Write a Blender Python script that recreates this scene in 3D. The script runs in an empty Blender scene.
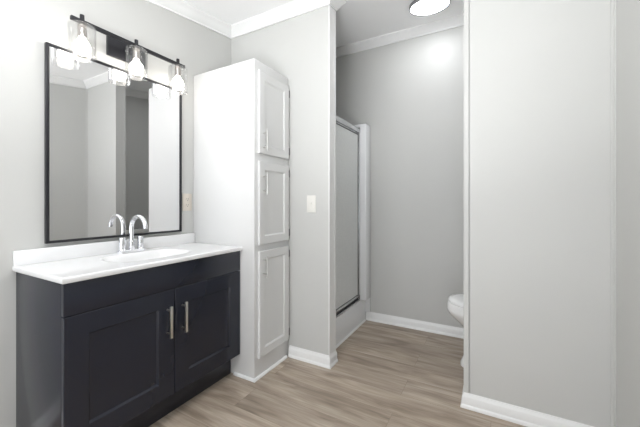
import bpy, bmesh, math, random
from mathutils import Vector, Matrix
random.seed(4)
C = bpy.context.scene.collection
S = 1.10                       # eye height in metres; plan measures below are in eye heights
PI = math.pi
def L(a): return a * S
def Z(a): return (1 + a) * S

# ---------------------------------------------------------------- camera, world, exposure
cam_d = bpy.data.cameras.new('camera'); cam = bpy.data.objects.new('camera', cam_d); C.objects.link(cam)
cam.location = (0, 0, S); cam.rotation_euler = (PI/2, 0, math.radians(28.9))
cam_d.sensor_fit = 'HORIZONTAL'; cam_d.sensor_width = 36
cam_d.lens = 309.5 / 640 * 36
cam_d.shift_y = -10.5 / 640
cam_d.clip_start = 0.02
bpy.context.scene.camera = cam
w = bpy.data.worlds.new('daylight'); bpy.context.scene.world = w; w.use_nodes = True
bg = w.node_tree.nodes['Background']
wn = w.node_tree.nodes; wl = w.node_tree.links
wt = wn.new('ShaderNodeTexCoord'); ws = wn.new('ShaderNodeSeparateXYZ'); wr = wn.new('ShaderNodeMapRange')
SKY, LOWER_FILL = 2.3, 4.0     # soft sky above; brighter lower half added to lift the ceiling
wr.inputs['From Min'].default_value = -0.08; wr.inputs['From Max'].default_value = 0.08
wr.inputs['To Min'].default_value = LOWER_FILL; wr.inputs['To Max'].default_value = SKY
wl.new(wt.outputs['Generated'], ws.inputs[0]); wl.new(ws.outputs['Z'], wr.inputs['Value']); wl.new(wr.outputs[0], bg.inputs[1])
bg.inputs[0].default_value = (0.93, 0.96, 1.0, 1)
vs = bpy.context.scene.view_settings
vs.view_transform = 'Standard'; vs.look = 'None'; vs.gamma = 1; vs.use_curve_mapping = False
vs.exposure = -0.02
BULB = 13.0        # vanity bulbs
DISC = 19.5         # round ceiling lamp
FILL_LAMP = 40.0   # added fill lamp on the ceiling, out of view

# unseen fill light behind the camera, added to brighten the ceiling
fl_d = bpy.data.lights.new('ceiling_fill', 'AREA'); fl_d.shape = 'DISK'; fl_d.size = 0.45; fl_d.energy = 19; fl_d.spread = math.radians(118); fl_d.color = (0.97, 0.985, 1.0)
fl = bpy.data.objects.new('ceiling_fill', fl_d); C.objects.link(fl); fl.location = (-0.30, -0.22, 0.85)
fl.rotation_euler = Vector((-0.10, 0.42, 0.90)).to_track_quat('-Z', 'Y').to_euler()

# ---------------------------------------------------------------- materials
def srgb(r, g, b):
    f = lambda c: (c/255/12.92) if c/255 <= 0.04045 else ((c/255 + 0.055)/1.055)**2.4
    return (f(r), f(g), f(b), 1)
def mat(name, col, rough=0.5, metal=0.0, noise=0.03, scale=8.0, bump=0.0, bscale=200.0, coat=0.0, spec=0.5):
    m = bpy.data.materials.new(name); m.use_nodes = True
    nt = m.node_tree; b = nt.nodes['Principled BSDF']
    b.inputs['Roughness'].default_value = rough; b.inputs['Metallic'].default_value = metal
    b.inputs['Coat Weight'].default_value = coat; b.inputs['Specular IOR Level'].default_value = spec
    tc = nt.nodes.new('ShaderNodeTexCoord')
    n = nt.nodes.new('ShaderNodeTexNoise'); n.inputs['Scale'].default_value = scale; n.inputs['Detail'].default_value = 4
    nt.links.new(tc.outputs['Object'], n.inputs['Vector'])
    r = nt.nodes.new('ShaderNodeValToRGB')
    r.color_ramp.elements[0].position = 0.3; r.color_ramp.elements[1].position = 0.7
    r.color_ramp.elements[0].color = tuple(c*(1-noise) for c in col[:3]) + (1,)
    r.color_ramp.elements[1].color = tuple(min(1, c*(1+noise)) for c in col[:3]) + (1,)
    nt.links.new(n.outputs['Fac'], r.inputs['Fac']); nt.links.new(r.outputs['Color'], b.inputs['Base Color'])
    if bump:
        n2 = nt.nodes.new('ShaderNodeTexNoise'); n2.inputs['Scale'].default_value = bscale
        bp = nt.nodes.new('ShaderNodeBump'); bp.inputs['Strength'].default_value = bump; bp.inputs['Distance'].default_value = 0.002
        nt.links.new(tc.outputs['Object'], n2.inputs['Vector'])
        nt.links.new(n2.outputs['Fac'], bp.inputs['Height']); nt.links.new(bp.outputs['Normal'], b.inputs['Normal'])
    return m
def emit(name, col, strength):
    m = bpy.data.materials.new(name); m.use_nodes = True
    b = m.node_tree.nodes['Principled BSDF']
    b.inputs['Base Color'].default_value = (0.8, 0.8, 0.8, 1)
    b.inputs['Emission Color'].default_value = col; b.inputs['Emission Strength'].default_value = strength
    return m
def glass(name, tint, fres=1.45, lo=0.04, hi=0.6):
    m = bpy.data.materials.new(name); m.use_nodes = True; nt = m.node_tree
    for n in list(nt.nodes): nt.nodes.remove(n)
    o = nt.nodes.new('ShaderNodeOutputMaterial'); mx = nt.nodes.new('ShaderNodeMixShader')
    t = nt.nodes.new('ShaderNodeBsdfTransparent'); t.inputs[0].default_value = tint
    g = nt.nodes.new('ShaderNodeBsdfGlossy'); g.inputs['Roughness'].default_value = 0.03
    lw = nt.nodes.new('ShaderNodeLayerWeight'); lw.inputs['Blend'].default_value = 0.35
    mr = nt.nodes.new('ShaderNodeMapRange'); mr.inputs['To Min'].default_value = lo; mr.inputs['To Max'].default_value = hi
    nt.links.new(lw.outputs['Facing'], mr.inputs['Value']); nt.links.new(mr.outputs[0], mx.inputs[0])
    nt.links.new(t.outputs[0], mx.inputs[1]); nt.links.new(g.outputs[0], mx.inputs[2]); nt.links.new(mx.outputs[0], o.inputs[0])
    return m
def frosted(name):
    m = mat(name, (0.76, 0.775, 0.765, 1), 0.3, noise=0.04, scale=60, bump=0.5, bscale=120)
    m.node_tree.nodes['Principled BSDF'].inputs['Transmission Weight'].default_value = 0.06
    return m
def plank_floor():
    m = bpy.data.materials.new('vinyl_planks'); m.use_nodes = True; nt = m.node_tree; N = nt.nodes; K = nt.links.new
    b = N['Principled BSDF']; b.inputs['Roughness'].default_value = 0.42
    tc = N.new('ShaderNodeTexCoord')
    br = N.new('ShaderNodeTexBrick'); br.offset = 0.37; br.offset_frequency = 2; br.squash = 1
    br.inputs['Scale'].default_value = 1; br.inputs['Brick Width'].default_value = 1.22; br.inputs['Row Height'].default_value = 0.178
    br.inputs['Mortar Size'].default_value = 0.0008; br.inputs['Mortar Smooth'].default_value = 0.3; br.inputs['Bias'].default_value = 0
    br.inputs['Color1'].default_value = (0, 0, 0, 1); br.inputs['Color2'].default_value = (1, 1, 1, 1); br.inputs['Mortar'].default_value = (0.3, 0.3, 0.3, 1)
    K(tc.outputs['Object'], br.inputs['Vector'])
    # grain, shifted per plank
    sep = N.new('ShaderNodeSeparateColor'); K(br.outputs['Color'], sep.inputs[0])
    cmb = N.new('ShaderNodeCombineXYZ'); mul = N.new('ShaderNodeMath'); mul.operation = 'MULTIPLY'; mul.inputs[1].default_value = 37.0
    K(sep.outputs[0], mul.inputs[0]); K(mul.outputs[0], cmb.inputs[2]); K(mul.outputs[0], cmb.inputs[0])
    add = N.new('ShaderNodeVectorMath'); add.operation = 'ADD'; K(tc.outputs['Object'], add.inputs[0]); K(cmb.outputs[0], add.inputs[1])
    def noise(sx, sy, detail, dist):
        mp = N.new('ShaderNodeMapping'); mp.inputs['Scale'].default_value = (sx, sy, 1); K(add.outputs[0], mp.inputs[0])
        n = N.new('ShaderNodeTexNoise'); n.inputs['Scale'].default_value = 1; n.inputs['Detail'].default_value = detail; n.inputs['Distortion'].default_value = dist
        K(mp.outputs[0], n.inputs['Vector']); return n.outputs['Fac']
    broad = noise(2.2, 14, 5, 0.9); fine = noise(6, 95, 6, 0.3)
    r1 = N.new('ShaderNodeValToRGB'); e = r1.color_ramp.elements
    e[0].position = 0.26; e[0].color = srgb(130, 116, 102); e[1].position = 0.72; e[1].color = srgb(194, 181, 166)
    x = e.new(0.47); x.color = srgb(171, 156, 140)
    K(broad, r1.inputs['Fac'])
    r2 = N.new('ShaderNodeValToRGB'); r2.color_ramp.elements[0].position = 0.3; r2.color_ramp.elements[1].position = 0.7
    r2.color_ramp.elements[0].color = (0.80, 0.79, 0.78, 1); r2.color_ramp.elements[1].color = (1.08, 1.08, 1.08, 1)
    K(fine, r2.inputs['Fac'])
    m1 = N.new('ShaderNodeMix'); m1.data_type = 'RGBA'; m1.blend_type = 'MULTIPLY'; m1.inputs[0].default_value = 1
    K(r1.outputs[0], m1.inputs[6]); K(r2.outputs[0], m1.inputs[7])
    r3 = N.new('ShaderNodeValToRGB'); r3.color_ramp.elements[0].color = (0.86, 0.86, 0.86, 1); r3.color_ramp.elements[1].color = (1.06, 1.06, 1.06, 1)
    K(sep.outputs[0], r3.inputs['Fac'])
    m2 = N.new('ShaderNodeMix'); m2.data_type = 'RGBA'; m2.blend_type = 'MULTIPLY'; m2.inputs[0].default_value = 1
    K(m1.outputs[2], m2.inputs[6]); K(r3.outputs[0], m2.inputs[7])
    m3 = N.new('ShaderNodeMix'); m3.data_type = 'RGBA'; m3.blend_type = 'MIX'
    K(br.outputs['Fac'], m3.inputs[0]); K(m2.outputs[2], m3.inputs[6]); m3.inputs[7].default_value = srgb(120, 105, 92)
    K(m3.outputs[2], b.inputs['Base Color'])
    bp = N.new('ShaderNodeBump'); bp.inputs['Strength'].default_value = 0.12; bp.inputs['Distance'].default_value = 0.001
    K(fine, bp.inputs['Height']); K(bp.outputs['Normal'], b.inputs['Normal'])
    return m
M = dict(
    wall=mat('grey_wall_paint', srgb(196, 196, 193), 0.45, noise=0.012, scale=2.5, bump=0.06, bscale=260),
    ceiling=mat('ceiling_paint', srgb(250, 250, 250), 0.6, noise=0.012, scale=3, bump=0.05, bscale=200),
    trim=mat('white_trim_paint', srgb(233, 233, 232), 0.35, noise=0.01),
    trim_grey=mat('grey_corner_moulding', srgb(198, 198, 197), 0.4, noise=0.01),
    floor=plank_floor(),
    navy=mat('charcoal_navy_paint', srgb(29, 32, 43), 0.22, noise=0.03, scale=5, spec=0.5),
    kick=mat('toe_kick_paint', srgb(36, 37, 44), 0.35, noise=0.03),
    marble=mat('white_cultured_marble', srgb(231, 231, 231), 0.16, noise=0.012, scale=6, coat=0.3),
    nickel=mat('brushed_nickel', srgb(214, 210, 203), 0.32, metal=1, noise=0.03, scale=40),
    chrome=mat('polished_chrome', srgb(232, 233, 236), 0.06, metal=1, noise=0.005),
    black=mat('black_metal', srgb(38, 38, 42), 0.4, metal=0.4, noise=0.04),
    silver=mat('mirror_silver', (0.76, 0.76, 0.76, 1), 0.0, metal=1, noise=0.0),
    shade=glass('clear_shade_glass', (0.985, 0.985, 0.985, 1), lo=0.006, hi=0.42),
    bulb=emit('bulb_glow', (1.0, 0.95, 0.88, 1), BULB),
    socket=mat('socket_nickel', srgb(170, 165, 160), 0.35, metal=1),
    white=mat('white_cabinet_paint', srgb(213, 213, 212), 0.33, noise=0.01, scale=3),
    pull=mat('satin_steel', srgb(205, 204, 201), 0.38, metal=1, noise=0.03),
    hinge=mat('dull_steel', srgb(120, 120, 120), 0.4, metal=0.9),
    ivory=mat('ivory_plastic', srgb(212, 204, 192), 0.35, noise=0.01),
    plastic=mat('white_plastic', srgb(226, 224, 218), 0.35, noise=0.01),
    slot=mat('dark_slot', srgb(40, 38, 36), 0.6),
    acrylic=mat('white_acrylic', srgb(234, 235, 236), 0.2, noise=0.01, scale=3, coat=0.2),
    alu=mat('bright_aluminium', srgb(205, 206, 208), 0.25, metal=0.9, noise=0.02),
    seal=mat('black_rubber_seal', srgb(28, 28, 30), 0.6),
    frost=frosted('pebbled_glass'),
    china=mat('white_vitreous_china', srgb(244, 244, 243), 0.12, noise=0.008, coat=0.4),
    disc=emit('lamp_diffuser', (0.95, 0.97, 1.0, 1), DISC),
    fill_disc=emit('fill_lamp_diffuser', (0.95, 0.97, 1.0, 1), FILL_LAMP),
    rim=mat('lamp_rim_metal', srgb(150, 150, 152), 0.35, metal=0.8),
)

# ---------------------------------------------------------------- mesh helpers (geometry given in world coordinates)
def box(bm, x0, x1, y0, y1, z0, z1, bev=0.0, seg=2):
    if x0 > x1: x0, x1 = x1, x0
    if y0 > y1: y0, y1 = y1, y0
    if z0 > z1: z0, z1 = z1, z0
    mtx = Matrix.Translation(((x0+x1)/2, (y0+y1)/2, (z0+z1)/2)) @ Matrix.Diagonal((x1-x0, y1-y0, z1-z0, 1))
    vv = bmesh.ops.create_cube(bm, size=1, matrix=mtx)['verts']
    if bev:
        ee = list({e for v in vv for e in v.link_edges})
        bmesh.ops.bevel(bm, geom=ee, offset=bev, segments=seg, affect='EDGES', profile=0.5)
def cyl(bm, c, r, d, axis='Z', seg=24, r2=None, bev=0.0):
    rot = {'Z': Matrix.Identity(4), 'X': Matrix.Rotation(PI/2, 4, 'Y'), 'Y': Matrix.Rotation(PI/2, 4, 'X')}[axis]
    vv = bmesh.ops.create_cone(bm, cap_ends=True, segments=seg, radius1=r, radius2=r if r2 is None else r2, depth=d,
                               matrix=Matrix.Translation(c) @ rot)['verts']
    if bev:
        ee = [e for e in {e for v in vv for e in v.link_edges} if any(len(f.verts) > 4 for f in e.link_faces)]
        bmesh.ops.bevel(bm, geom=ee, offset=bev, segments=2, affect='EDGES', profile=0.5)
def lathe(bm, prof, c, seg=32, closed=False):
    """prof: (radius, z) points; turned round the vertical through c"""
    rings = []
    for r, z in prof:
        if r < 1e-6: rings.append([bm.verts.new((c[0], c[1], c[2]+z))])
        else: rings.append([bm.verts.new((c[0]+r*math.cos(2*PI*k/seg), c[1]+r*math.sin(2*PI*k/seg), c[2]+z)) for k in range(seg)])
    pairs = list(zip(rings, rings[1:]))
    if closed: pairs.append((rings[-1], rings[0]))
    for a, b in pairs:
        for k in range(seg):
            q = (k+1) % seg
            if len(a) == 1 and len(b) == 1: continue
            if len(a) == 1: bm.faces.new((a[0], b[k], b[q]))
            elif len(b) == 1: bm.faces.new((a[k], a[q], b[0]))
            else: bm.faces.new((a[k], a[q], b[q], b[k]))
def loft(bm, rings):
    R = [[bm.verts.new(p) for p in r] for r in rings]
    n = len(R[0])
    for a, b in zip(R, R[1:]):
        for k in range(n): bm.faces.new((a[k], a[(k+1) % n], b[(k+1) % n], b[k]))
    bm.faces.new(R[0]); bm.faces.new(R[-1])
def tube(bm, pts, r, seg=16):
    pts = [Vector(p) for p in pts]; rings = []; up = None
    for i, p in enumerate(pts):
        t = (pts[min(i+1, len(pts)-1)] - pts[max(i-1, 0)]).normalized()
        if up is None: up = t.orthogonal().normalized()
        up = (up - t*up.dot(t)).normalized(); side = t.cross(up)
        rr = r[i] if isinstance(r, (list, tuple)) else r
        rings.append([p + (up*math.cos(2*PI*k/seg) + side*math.sin(2*PI*k/seg))*rr for k in range(seg)])
    loft(bm, rings)
def sweep(bm, path, prof, side=1, zf=lambda x, y: 0.0):
    """profile (out, up) carried along a plan polyline with mitred corners; side +1 = to the left of travel"""
    P = [Vector(p) for p in path]; rings = []
    for i, p in enumerate(P):
        ns = []
        if i > 0: d = (P[i]-P[i-1]).normalized(); ns.append(Vector((-d.y, d.x))*side)
        if i < len(P)-1: d = (P[i+1]-P[i]).normalized(); ns.append(Vector((-d.y, d.x))*side)
        n = ns[0] if len(ns) == 1 else (ns[0]+ns[1]) / (1+ns[0].dot(ns[1]))
        rings.append([(p.x+n.x*o, p.y+n.y*o, zf(p.x+n.x*o, p.y+n.y*o)+u) for o, u in prof])
    loft(bm, rings)
def prism(bm, poly, x0, x1, axis='X'):
    """polygon extruded along X (poly in y,z) or along Y (poly in x,z)"""
    f = (lambda a, p: (a, p[0], p[1])) if axis == 'X' else (lambda a, p: (p[0], a, p[1]))
    loft(bm, [[f(x0, p) for p in poly], [f(x1, p) for p in poly]])
def empty(name, loc, label, cat, group=None):
    o = bpy.data.objects.new(name, None); o.empty_display_size = 0.05; C.objects.link(o); o.location = loc
    o['label'] = label; o['category'] = cat
    if group: o['group'] = group
    return o
def worldloc(o):
    v = Vector((0, 0, 0))
    while o: v += Vector(o.location); o = o.parent
    return v
def obj(name, bm, m, parent=None, smooth=True, angle=35, label=None):
    bmesh.ops.recalc_face_normals(bm, faces=bm.faces)
    off = worldloc(parent) if parent else Vector((0, 0, 0))
    bmesh.ops.translate(bm, vec=-off, verts=bm.verts)
    me = bpy.data.meshes.new(name); bm.to_mesh(me); bm.free()
    me.materials.append(m if not isinstance(m, str) else M[m])
    if smooth:
        for p in me.polygons: p.use_smooth = True
        me.set_sharp_from_angle(angle=math.radians(angle))
    o = bpy.data.objects.new(name, me); C.objects.link(o)
    if parent: o.parent = parent
    if label: o['label'] = label
    return o
def struct(name, bm, m, label=None):
    o = obj(name, bm, m); o['kind'] = 'structure'
    if label: o['label'] = label
    return o
NB = bmesh.new

# ---------------------------------------------------------------- plan (metres)
XL = L(-1.67)                  # left wall face
XR = L(0.44)                   # right wall face, beside the camera
YP0, YP1 = L(1.676), L(1.760)  # partition front and back faces
YF = L(2.523)                  # far wall face
XE = L(-0.862)                 # free end of the partition
XW = L(-0.1135)                 # free end of the wall on the right
YB = -1.5
def ceil_z(x, y): return Z(1.272) + 0.132*(y - YP0)
cz = lambda y: ceil_z(0, y)

bm = NB(); box(bm, XL-0.1, XR+0.1, YB, YF+0.1, -0.06, 0); struct('floor', bm, 'floor')
bm = NB(); prism(bm, [(YB, cz(YB)), (YF+0.1, cz(YF+0.1)), (YF+0.1, cz(YF+0.1)+0.06), (YB, cz(YB)+0.06)], XL-0.1, XR+0.1); struct('ceiling', bm, 'ceiling')
def wall_y(name, x0, x1, y0, y1):
    bm = NB(); prism(bm, [(y0, 0), (y1, 0), (y1, cz(y1)), (y0, cz(y0))], x0, x1); struct(name, bm, 'wall')
wall_y('wall_left', XL-0.1, XL, YB, YF+0.1)
wall_y('wall_right', XR, XR+0.1, YB, YF+0.1)
wall_y('wall_far', XL, XR, YF, YF+0.1)
wall_y('wall_partition', XL, XE, YP0, YP1)
bm = NB()                      # corner stop, narrow joint, then the wall board
for xa, xb, ya in ((XW, XW+0.0215, YP0), (XW+0.0245, XR, YP0), (XW, XR, YP0+0.012)):
    yb = YP1 if ya > YP0 else YP0+0.012
    prism(bm, [(ya, 0), (yb, 0), (yb, cz(yb)), (ya, cz(ya))], xa, xb)
struct('wall_front', bm, 'wall')

BASE = [(0, 0), (0.019, 0), (0.019, 0.008), (0.017, 0.015), (0.013, 0.020), (0.013, 0.055), (0.010, 0.064), (0.005, 0.071), (0.004, 0.078), (0, 0.078)]
CROWN = [(0, 0), (0.062, 0), (0.062, -0.012), (0.052, -0.020), (0.036, -0.034), (0.020, -0.058), (0.012, -0.064), (0.012, -0.075), (0, -0.075)]
def moulding(name, path, prof, side, m='trim', zf=lambda x, y: 0.0):
    bm = NB(); sweep(bm, path, prof, side, zf); return struct(name, bm, m)
XC = L(-1.1637)                # front of the tall cabinet
moulding('baseboard_partition', [(XC+0.014, YP0), (XE, YP0), (XE, YP1+0.006)], BASE, -1)
moulding('baseboard_far', [(L(-0.936), YF), (XR, YF)], BASE, -1)
moulding('baseboard_front', [(XR, YP0), (XW, YP0), (XW, YP1), (XR, YP1)], BASE, 1)
moulding('baseboard_right', [(XR, YB), (XR, YP0)], BASE, 1)
moulding('baseboard_left', [(XL, L(0.478)), (XL, YB)], BASE, 1)
moulding('trim_1', [(XL, YB), (XL, YP0), (XE, YP0), (XE, YP1), (XL, YP1), (XL, YF), (XR, YF), (XR, YP1), (XW, YP1), (XW, YP0), (XR, YP0), (XR, YB)], CROWN, -1, 'trim', ceil_z)['label'] = 'white crown moulding under the ceiling'
# corner caps at the two free wall ends
def capped_end(name, xe, sgn, m):
    bm = NB(); t = 0.004; z0 = 0.079
    fw = 0.003 if sgn > 0 else 0.0215
    for ya, yb in ((YP0-t*(0.4 if sgn > 0 else 1), YP0+0.024-t), (YP1+t-0.024, YP1+t)):
        pts = [(ya, z0), (yb, z0), (yb, cz(yb)-0.077), (ya, cz(ya)-0.077)]
        prism(bm, pts, xe - sgn*fw, xe + sgn*t)
    y0, y1 = YP0+0.01, YP1-0.01
    prism(bm, [(y0, z0), (y1, z0), (y1, cz(y1)-0.077), (y0, cz(y0)-0.077)], xe, xe+sgn*0.003)
    struct(name, bm, m)
capped_end('trim_2', XE, 1, 'trim')
capped_end('trim_3', XW, -1, 'wall')
bm = NB()
prism(bm, [(YP0-0.006, 0.079), (YP0, 0.079), (YP0, cz(YP0)-0.077), (YP0-0.006, cz(YP0)-0.077)], XR-0.014, XR)
prism(bm, [(YP0-0.016, 0.079), (YP0, 0.079), (YP0, cz(YP0)-0.077), (YP0-0.016, cz(YP0)-0.077)], XR-0.005, XR)
struct('trim_4', bm, 'wall')

# ---------------------------------------------------------------- vanity cabinet
VX = L(-1.266); VY0, VY1 = L(0.4975), L(1.3405); VZT = Z(-0.2725)   # door face, sides, top
v = empty('vanity_cabinet', ((XL+VX)/2, (VY0+VY1)/2, 0), 'dark charcoal navy vanity cabinet with two shaker doors under the white countertop', 'vanity cabinet')
fx = VX - 0.019                # face of the carcass behind the doors
KZ = L(0.128)                  # bottom of the doors
bm = NB()
t = 0.018
box(bm, XL+0.002, fx, VY0, VY0+t, KZ-0.002, VZT, 0.0015); box(bm, XL+0.002, fx, VY1-t, VY1, KZ-0.002, VZT, 0.0015)
box(bm, XL+0.002, L(-1.34), VY0, VY0+t, 0, KZ, 0.001); box(bm, XL+0.002, L(-1.34), VY1-t, VY1, 0, KZ, 0.001)
box(bm, XL+0.004, fx-0.002, VY0+t, VY1-t, KZ-0.002, KZ+t)
box(bm, fx-t, fx-0.001, VY0+t, VY1-t, KZ+t, VZT-0.002)
obj('body', bm, 'navy', v)
bm = NB(); box(bm, L(-1.34)-0.015, L(-1.34)+0.001, VY0+0.001, VY1-0.001, 0, KZ-0.003, 0.001); obj('toe_kick', bm, 'kick', v)
ZS = Z(-0.390)                 # seam between apron and doors
bm = NB(); box(bm, fx+0.0005, VX, VY0, VY1, ZS+0.002, VZT-0.001, 0.002); obj('apron_panel', bm, 'navy', v)
def shaker(bm, xb, xf, y0, y1, z0, z1, rail, rec, bev=0.0015, chamfer=0.0):
    """door slab facing +X: frame of stiles and rails round a recessed panel, one connected mesh"""
    n = 4
    def ring(x, i): return [(x, y0+i, z0+i), (x, y1-i, z0+i), (x, y1-i, z1-i), (x, y0+i, z1-i)]
    loft(bm, [ring(xb, bev), ring(xb+bev, 0), ring(xf-bev, 0), ring(xf, bev), ring(xf, rail), ring(xf-rec, rail+max(chamfer, 0.0008))])
VM = (VY0+VY1)/2
for k, (ya, yb, yh, lab) in enumerate(((VY0, VM-0.0015, L(0.881), None), (VM+0.0015, VY1, L(0.958), None))):
    bm = NB(); shaker(bm, fx+0.0005, VX, ya, yb, KZ, ZS-0.002, L(0.076), 0.011, bev=0.002, chamfer=0.0065); d = obj('door', bm, 'navy', v)
    bm = NB(); hx = VX+0.032; zt, zb = Z(-0.459), Z(-0.599)
    box(bm, hx-0.005, hx+0.005, yh-0.006, yh+0.006, zb, zt, 0.001)
    for z in (zt-0.02, zb+0.02): cyl(bm, ((VX+hx)/2-0.002, yh, z), 0.0045, hx-VX, 'X', 14)
    obj('handle', bm, 'nickel', d, label='brushed nickel bar handle')

# ---------------------------------------------------------------- countertop with its moulded basin
TX = L(-1.250); TY0, TY1 = L(0.487), L(1.3425); TZ0, TZ1 = Z(-0.272), Z(-0.251)
ct = empty('countertop', ((XL+TX)/2, (TY0+TY1)/2, TZ0), 'white cultured marble countertop with moulded sink on the dark vanity', 'countertop')
bx, by, ba, bb = L(-1.452), L(0.915), 0.125, 0.195
def top_h(x, y):
    q = (abs((x-bx)/ba)**3.2 + abs((y-by)/bb)**3.2)**(1/3.2)
    if q >= 1.08: return 0.0
    u = min(1, (1.08-q)/0.42); s = u*u*(3-2*u)
    return -0.105*s - 0.015*max(0, 1-q)
bm = NB(); nx, ny = 60, 100; ed = 0.006
xs = [XL+0.001 + (TX-ed-XL-0.001)*i/nx for i in range(nx+1)]; ys = [TY0+ed + (TY1-TY0-ed-0.001)*j/ny for j in range(ny+1)]
G = [[bm.verts.new((x, y, TZ1+top_h(x, y))) for y in ys] for x in xs]
for i in range(nx):
    for j in range(ny): bm.faces.new((G[i][j], G[i+1][j], G[i+1][j+1], G[i][j+1]))
rim = [G[0][j] for j in range(ny+1)] + [G[i][ny] for i in range(1, nx+1)] + [G[nx][j] for j in range(ny-1, -1, -1)] + [G[i][0] for i in range(nx-1, 0, -1)]
def rimring(off, z):
    out = []
    for q in rim:
        x, y = q.co.x, q.co.y
        if abs(x-xs[-1]) < 1e-6: x += off
        if abs(y-ys[0]) < 1e-6: y -= off
        out.append(bm.verts.new((x, y, z)))
    return out
prev = rim
for off, z in ((ed*0.5, TZ1-ed*0.13), (ed*0.87, TZ1-ed*0.5), (ed, TZ1-ed), (ed, TZ0+ed), (ed*0.5, TZ0), (-0.02, TZ0)):
    cur = rimring(off, z)
    for k in range(len(rim)): bm.faces.new((prev[k], prev[(k+1) % len(rim)], cur[(k+1) % len(rim)], cur[k]))
    prev = cur
obj('counter_slab', bm, 'marble', ct, angle=50)
bm = NB(); box(bm, XL+0.001, XL+0.021, TY0, TY1, TZ1-0.001, Z(-0.190), 0.004, 3); obj('backsplash', bm, 'marble', ct)
bm = NB(); zb = TZ1+top_h(bx, by); lathe(bm, [(0, 0.004), (0.012, 0.004), (0.020, 0.003), (0.022, 0.0005), (0.022, -0.004)], (bx, by, zb), 24); obj('drain', bm, 'chrome', ct)

# ---------------------------------------------------------------- faucet
FX, FY, FZ = L(-1.615), L(0.9235), TZ1
fa = empty('faucet', (FX, FY, FZ), 'chrome two-handle gooseneck faucet at the back of the white countertop', 'faucet')
bm = NB()
def stadium(x, y, hw, r, z, n=12):
    return [(x+r*math.cos(a), y+hw+r*math.sin(a), z) for a in [PI*k/n for k in range(n+1)]] + [(x-r*math.cos(a), y-hw-r*math.sin(a), z) for a in [PI*k/n for k in range(n+1)]]
loft(bm, [stadium(FX, FY, 0.052, 0.025, FZ), stadium(FX, FY, 0.052, 0.025, FZ+0.012), stadium(FX, FY, 0.052, 0.022, FZ+0.016)]); obj('base_plate', bm, 'chrome', fa)
bm = NB(); ar = 0.066; zc = Z(-0.058) - ar - 0.0115
pts = [(FX, FY, FZ+0.012), (FX, FY, FZ+0.06)] + [(FX, FY, FZ+0.06+(zc-FZ-0.06)*k/4) for k in range(1, 4)]
pts += [(FX+ar-ar*math.cos(a), FY, zc+ar*math.sin(a)) for a in [PI*0.99*k/22 for k in range(23)]]
tube(bm, pts, 0.0115, 18)
lathe(bm, [(0.0, 0.012), (0.019, 0.012), (0.019, 0.020), (0.016, 0.024), (0.016, 0.062), (0.0115, 0.066)], (FX, FY, FZ), 24)
obj('spout', bm, 'chrome', fa)
for s in (-1, 1):
    bm = NB(); yh = FY+s*0.0508
    lathe(bm, [(0, 0.011), (0.020, 0.011), (0.020, 0.018), (0.0165, 0.021), (0.0165, 0.044), (0.0145, 0.046), (0.0145, 0.048), (0.0165, 0.050), (0.0165, 0.083), (0.0145, 0.086), (0, 0.087)], (FX, yh, FZ), 24)
    obj('handle', bm, 'chrome', fa)
bm = NB(); cyl(bm, (FX-0.018, FY, FZ+0.04), 0.003, 0.06, 'Z', 10); cyl(bm, (FX-0.018, FY, FZ+0.072), 0.006, 0.008, 'Z', 12); obj('lift_rod', bm, 'chrome', fa)

# ---------------------------------------------------------------- mirror
MY0, MY1, MZ0, MZ1 = L(0.587), L(1.243), Z(-0.173), Z(0.683)
mi = empty('wall_mirror', (XL, (MY0+MY1)/2, MZ0), 'large rectangular wall mirror with thin black metal frame above the vanity', 'mirror')
mx = XL + 0.026
bm = NB()
for a in ((MY0, MY0+0.012, MZ0, MZ1), (MY1-0.012, MY1, MZ0, MZ1), (MY0+0.0119, MY1-0.0119, MZ0, MZ0+0.012), (MY0+0.0119, MY1-0.0119, MZ1-0.012, MZ1)):
    box(bm, XL+0.004, mx, *a, 0.001)
obj('frame', bm, 'black', mi)
bm = NB(); box(bm, XL+0.008, mx-0.006, MY0+0.011, MY1-0.011, MZ0+0.011, MZ1-0.011); obj('mirror_glass', bm, 'silver', mi, smooth=False)
for yy in (MY0+0.12, MY1-0.12):
    bm = NB(); box(bm, XL, XL+0.009, yy-0.03, yy+0.03, MZ1-0.06, MZ1-0.03); obj('hanger', bm, 'hinge', mi)

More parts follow.
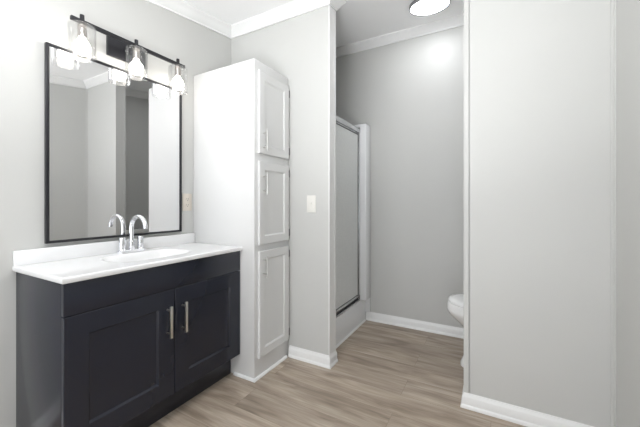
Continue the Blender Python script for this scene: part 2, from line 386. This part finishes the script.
# ---------------------------------------------------------------- vanity light
LY, LX, LZ = L(0.9255), L(-1.576), Z(0.797)
vl = empty('vanity_light', (XL, LY, LZ), 'black three-lamp bar light with clear glass shades above the mirror', 'wall light')
bm = NB(); box(bm, XL, XL+0.022, L(0.830), L(1.021), Z(0.735), Z(0.833), 0.003); obj('back_plate', bm, 'black', vl)
bm = NB(); tube(bm, [(XL+0.02, LY, Z(0.79)), ((XL+LX)/2, LY, Z(0.792)), (LX, LY, LZ)], 0.009, 14); cyl(bm, (XL+0.026, LY, Z(0.79)), 0.02, 0.012, 'X', 24); obj('arm', bm, 'black', vl)
bm = NB(); box(bm, LX-0.009, LX+0.009, L(0.644), L(1.207), LZ-0.009, LZ+0.009, 0.0015); obj('bar', bm, 'black', vl)
for yy in (L(0.687), L(0.9255), L(1.1635)):
    bm = NB(); cyl(bm, (LX, yy, LZ+0.008), 0.0095, 0.052, 'Z', 16, bev=0.001); obj('stem', bm, 'black', vl)
    zt = LZ - 0.017
    bm = NB(); lathe(bm, [(0, 0), (0.018, 0), (0.018, -0.006), (0.014, -0.010), (0.0185, -0.014), (0.0185, -0.058), (0, -0.058)], (LX, yy, zt), 24); so = obj('socket', bm, 'socket', vl)
    bm = NB(); lathe(bm, [(0.015, -0.002), (0.052, -0.002), (0.056, -0.006), (0.056, -0.158), (0.0525, -0.158), (0.0525, -0.008), (0.050, -0.0055), (0.015, -0.0055)], (LX, yy, zt), 48, closed=True)
    obj('glass_shade', bm, 'shade', vl, label='clear glass cylinder shade')
    bm = NB(); lathe(bm, [(0.0135, -0.056), (0.0145, -0.066), (0.022, -0.076), (0.030, -0.087), (0.0345, -0.102), (0.0345, -0.114), (0.030, -0.128), (0.021, -0.138), (0.010, -0.1435), (0, -0.145)], (LX, yy, zt), 28)
    obj('bulb', bm, 'bulb', so, label='glowing round light bulb')

# ---------------------------------------------------------------- outlet and switch
oy, oz = L(1.296), Z(0.005)
ou = empty('wall_outlet', (XL, oy, oz), 'ivory duplex outlet on the wall between the mirror and the tall white cabinet', 'outlet')
bm = NB(); box(bm, XL, XL+0.006, oy-0.036, oy+0.036, oz-0.059, oz+0.059, 0.002); obj('cover_plate', bm, 'ivory', ou)
for s in (-1, 1):
    bm = NB(); cyl(bm, (XL+0.0055, oy, oz+s*0.0205), 0.0165, 0.005, 'X', 24, bev=0.0008); r = obj('receptacle', bm, 'ivory', ou)
    for q in (-1, 1):
        bm = NB(); box(bm, XL+0.0075, XL+0.0084, oy+q*0.006-0.0012, oy+q*0.006+0.0012, oz+s*0.0205-0.002, oz+s*0.0205+0.007); obj('slot', bm, 'slot', r)
    bm = NB(); cyl(bm, (XL+0.008, oy, oz+s*0.0205-0.008), 0.0025, 0.001, 'X', 12); obj('slot', bm, 'slot', r)
bm = NB(); cyl(bm, (XL+0.006, oy, oz), 0.0035, 0.002, 'X', 14); obj('screw', bm, 'ivory', ou)
sx, sz = L(-0.986), Z(-0.006)
sw = empty('light_switch', (sx, YP0, sz), 'white toggle light switch on the narrow wall beside the shower opening', 'light switch')
bm = NB(); box(bm, sx-0.036, sx+0.036, YP0-0.006, YP0, sz-0.059, sz+0.059, 0.002); obj('cover_plate', bm, 'plastic', sw)
bm = NB(); box(bm, sx-0.005, sx+0.005, YP0-0.014, YP0-0.004, sz-0.004, sz+0.012, 0.001); box(bm, sx-0.006, sx+0.006, YP0-0.0075, YP0-0.005, sz-0.013, sz+0.013); obj('toggle', bm, 'plastic', sw)
for q in (-1, 1):
    bm = NB(); cyl(bm, (sx, YP0-0.006, sz+q*0.03), 0.0032, 0.002, 'Y', 14); obj('screw', bm, 'plastic', sw)

# ---------------------------------------------------------------- tall linen cabinet
CY0, CY1, CZT = L(1.344), YP0-0.001, Z(0.815)
tc = empty('tall_cabinet', ((XL+XC)/2, (CY0+CY1)/2, 0), 'tall narrow white cabinet with three stacked doors beside the vanity', 'cabinet')
bm = NB(); box(bm, XL+0.001, XC, CY0, CY1, 0, CZT, 0.003); obj('body', bm, 'white', tc)
bm = NB(); QR = [(0, 0), (0.014, 0), (0.0135, 0.006), (0.010, 0.011), (0.005, 0.014), (0, 0.0145)]
sweep(bm, [(VX-0.05, CY0), (XC, CY0), (XC, CY1-0.026)], QR, -1); obj('shoe_moulding', bm, 'trim', tc)
dx0, dx1 = XC+0.0005, XC+0.019
dy0, dy1 = L(1.370), L(1.662)
for za, zb_, hz in ((0.284, 0.758, (0.308, 0.415)), (-0.241, 0.240, (0.046, 0.176)), (-0.886, -0.277, (-0.43, -0.302))):
    bm = NB(); shaker(bm, dx0, dx1, dy0, dy1, Z(za), Z(zb_), 0.052, 0.009, 0.004, 0.009); d = obj('door', bm, 'white', tc)
    bm = NB(); hy = dy0+0.036; hx = dx1+0.032; zm = Z((hz[0]+hz[1])/2); hl = 0.068
    cyl(bm, (hx, hy, zm), 0.0048, 2*hl, 'Z', 14)
    for q in (-1, 1): cyl(bm, ((dx1+hx)/2-0.001, hy, zm+q*0.045), 0.004, hx-dx1, 'X', 12)
    obj('handle', bm, 'pull', d, label='slim brushed nickel bar pull')
    for z in (Z(zb_)-0.055, Z(za)+0.055):
        bm = NB(); cyl(bm, (dx1-0.004, dy1+0.005, z), 0.0045, 0.05, 'Z', 12); box(bm, dx0-0.0005, dx0+0.003, dy1+0.001, dy1+0.012, z-0.022, z+0.022); obj('hinge', bm, 'hinge', d, label='dull steel hinge')

# ---------------------------------------------------------------- shower stall
SX = L(-0.940); SY0, SY1 = YP1+0.006, YF-0.004; SZ = Z(0.655); CZ = Z(-0.805)
st = empty('shower_stall', ((XL+SX)/2, (SY0+SY1)/2, 0), 'white shower stall with framed pebbled glass door behind the narrow wall', 'shower')
bm = NB(); th = 0.022
box(bm, XL+0.002, XL+th, SY0, SY1, 0.06, SZ, 0.006); box(bm, XL+th-0.002, SX-0.05, SY1-th, SY1, 0.06, SZ, 0.006); box(bm, XL+th-0.002, SX-0.05, SY0, SY0+th, 0.06, SZ, 0.006)
obj('surround', bm, 'acrylic', st)
bm = NB(); box(bm, XL+0.002, SX-0.06, SY0, SY1, 0, 0.075, 0.004); obj('pan', bm, 'acrylic', st)
bm = NB()
prism(bm, [(SX-0.11, 0), (SX, 0), (SX, CZ-0.012), (SX-0.004, CZ-0.004), (SX-0.012, CZ), (SX-0.10, CZ+0.008), (SX-0.11, CZ)], SY0, SY1, 'Y'); obj('curb', bm, 'acrylic', st)
bm = NB(); sweep(bm, [(SX, SY0), (SX, SY1-0.03)], [(0, 0), (0.012, 0), (0.010, 0.007), (0.006, 0.011), (0, 0.013)], -1); obj('shoe_moulding', bm, 'trim', st)
for ya, yb in ((SY0, SY0+0.09), (L(2.405), SY1)):
    bm = NB(); xo = L(-0.897) if ya > 2.2 else SX+0.002
    box(bm, SX-0.09, xo, ya, yb, CZ-0.002, SZ, 0.010, 3)
    if ya > 2.2: box(bm, SX-0.02, xo-0.002, SY1-0.022, SY1, 0.080, CZ+0.02, 0.003, 2)
    obj('jamb', bm, 'acrylic', st)
# framed door
dX = SX - 0.022; DY0, DY1 = SY0+0.092, L(2.404); DZ0, DZ1 = CZ+0.004, Z(0.614); HB = Z(0.577)
fr = NB()
box(fr, dX-0.016, dX+0.016, DY0, DY1, HB, DZ1, 0.003)
box(fr, dX-0.014, dX+0.014, DY0, DY0+0.03, DZ0, HB+0.002, 0.003); box(fr, dX-0.014, dX+0.014, DY1-0.026, DY1, DZ0, HB+0.002, 0.003)
box(fr, dX-0.016, dX+0.020, DY0+0.03, DY1-0.026, DZ0, DZ0+0.012, 0.002)
obj('door_frame', fr, 'alu', st)
bm = NB(); box(bm, dX-0.006, dX+0.006, DY0+0.036, DY1-0.034, DZ0+0.045, HB-0.008); do = obj('door', bm, 'frost', st, label='pebbled grey glass shower door')
bm = NB()
box(bm, dX-0.009, dX+0.010, DY0+0.034, DY1-0.030, DZ0+0.030, DZ0+0.052, 0.002); obj('rail', bm, 'alu', do)
bm = NB(); box(bm, dX-0.009, dX+0.009, DY0+0.034, DY1-0.030, HB-0.014, HB-0.004, 0.002); obj('rail', bm, 'alu', do)
bm = NB()
for a in ((DY1-0.040, DY1-0.030, DZ0+0.052, HB-0.01), (DY0+0.036, DY1-0.030, DZ0+0.051, DZ0+0.056), (DY0+0.036, DY1-0.036, DZ0+0.014, DZ0+0.029), (DY0+0.036, DY1-0.036, HB-0.021, HB-0.014)):
    box(bm, dX-0.007, dX+0.0085, *a)
obj('seal', bm, 'seal', do, label='black rubber door seal')
bm = NB(); cyl(bm, (dX+0.012, DY1-0.018, DZ0+0.03), 0.008, 0.04, 'Z', 16); obj('pivot', bm, 'hinge', st)
bm = NB(); box(bm, dX-0.004, dX+0.018, DY1-0.03, DY1-0.008, DZ1-0.001, DZ1+0.006, 0.001); obj('pivot', bm, 'hinge', st)
bm = NB(); box(bm, dX+0.008, dX+0.03, DY0+0.055, DY0+0.07, Z(-0.15), Z(0.05), 0.004); obj('handle', bm, 'alu', do)
bm = NB(); tube(bm, [(XL+0.35, SY0+th, Z(0.75)), (XL+0.35, SY0+0.10, Z(0.77)), (XL+0.35, SY0+0.15, Z(0.73))], 0.009, 12); lathe(bm, [(0, 0.0), (0.012, 0.0), (0.035, -0.04), (0.035, -0.05), (0, -0.05)], (XL+0.35, SY0+0.16, Z(0.735)), 20); obj('shower_head', bm, 'chrome', st)

# ---------------------------------------------------------------- toilet
TYc = L(2.110); tipx = L(-0.245)
to = empty('toilet', (0.1, TYc, 0), 'white toilet with closed lid partly hidden behind the wall on the right', 'toilet')
def egg(x0, x1, hw, z, n=40, wide=0.58):
    """plan outline: rounded tip at x0, squarer back at x1"""
    xm = x0 + (x1-x0)*wide; out = []
    for k in range(n):
        a = 2*PI*k/n; c, s = math.cos(a), math.sin(a)
        if c < 0: x = xm + c*(xm-x0)
        else: x = xm + (abs(c)**0.7)*(x1-xm)
        out.append((x, TYc + hw*math.copysign(abs(s)**(0.95 if c < 0 else 0.8), s), z))
    return out
t0 = tipx
bm = NB(); loft(bm, [egg(t0+0.086, 0.42, 0.125, 0), egg(t0+0.086, 0.42, 0.125, 0.02), egg(t0+0.10, 0.41, 0.112, 0.05), egg(t0+0.118, 0.40, 0.090, 0.10), egg(t0+0.135, 0.40, 0.090, 0.19), egg(t0+0.125, 0.40, 0.10, 0.235),
    egg(t0+0.090, 0.41, 0.125, 0.275), egg(t0+0.045, 0.42, 0.155, 0.315), egg(t0+0.016, 0.43, 0.174, 0.345), egg(t0+0.003, 0.43, 0.183, 0.365), egg(t0, 0.43, 0.185, 0.382), egg(t0+0.002, 0.43, 0.183, 0.404)]); obj('bowl', bm, 'china', to, angle=60)
bm = NB(); loft(bm, [egg(t0+0.003, 0.225, 0.182, 0.4042, wide=.62), egg(t0+0.005, 0.23, 0.181, 0.414, wide=.62), egg(t0+0.008, 0.23, 0.179, 0.4255, wide=.62)]); obj('seat', bm, 'china', to, angle=60)
bm = NB(); loft(bm, [egg(t0+0.013, 0.225, 0.176, 0.427, wide=.62), egg(t0+0.010, 0.23, 0.178, 0.432, wide=.62), egg(t0+0.011, 0.23, 0.177, 0.443, wide=.62), egg(t0+0.020, 0.222, 0.168, 0.451, wide=.62), egg(t0+0.05, 0.19, 0.14, 0.456, wide=.62)]); obj('lid', bm, 'china', to, angle=60)
bm = NB(); loft(bm, [[(x, y, z) for x, y in ((0.265+i, TYc-0.20+i), (0.452-i/3, TYc-0.20+i), (0.452-i/3, TYc+0.20-i), (0.265+i, TYc+0.20-i))] for z, i in ((0.400, 0.035), (0.42, 0.02), (0.73, 0.0))])
bmesh.ops.bevel(bm, geom=[e for e in bm.edges if abs(e.verts[0].co.z-e.verts[1].co.z) > 0.01], offset=0.025, segments=4, affect='EDGES'); obj('tank', bm, 'china', to)
bm = NB(); box(bm, 0.252, 0.458, TYc-0.212, TYc+0.212, 0.730, 0.768, 0.012, 3); obj('tank_lid', bm, 'china', to)
bm = NB(); cyl(bm, (0.258, TYc+0.13, 0.68), 0.014, 0.016, 'X', 18); tube(bm, [(0.25, TYc+0.13, 0.68), (0.242, TYc+0.10, 0.676), (0.240, TYc+0.06, 0.672)], 0.006, 10); obj('flush_lever', bm, 'chrome', to)
for s in (-1, 1):
    bm = NB(); cyl(bm, (0.235, TYc+s*0.075, 0.425), 0.014, 0.035, 'Y', 16); obj('seat_hinge', bm, 'china', to)

# ---------------------------------------------------------------- round ceiling lamp over the toilet, plus an added fill lamp
def ceiling_lamp(x, y, r, m, label, drop=0.0):
    e = empty('ceiling_light', (x, y, cz(y)), label, 'ceiling light'); e.rotation_euler = (math.atan(0.132), 0, 0)
    def put(n, prof, mm):
        bm = NB(); lathe(bm, prof, (0, 0, 0), 56); me_o = obj(n, bm, mm); me_o.parent = e; return me_o
    put('rim', [(0, -0.001), (r, -0.001), (r, -0.022), (r-0.003, -0.026), (r-0.009, -0.026), (r-0.011, -0.023), (r-0.011, -0.008), (0, -0.008)], 'rim')
    put('diffuser', [(0, -0.021-drop), (r*0.5, -0.020-drop), (r-0.03, -0.020-drop*0.8), (r-0.012, -0.020-drop*0.4), (r-0.012, -0.009), (0, -0.009)], m)
ceiling_lamp(L(-0.360), L(2.168), L(0.131), 'disc', 'round flush ceiling light with thin grey rim over the toilet area')
ceiling_lamp(L(-0.75), L(0.30), L(0.139), 'fill_disc', 'added round white dome fill lamp, unseen, over the open floor before the vanity', 0.09)  # out-of-view lamp, added only to brighten the room
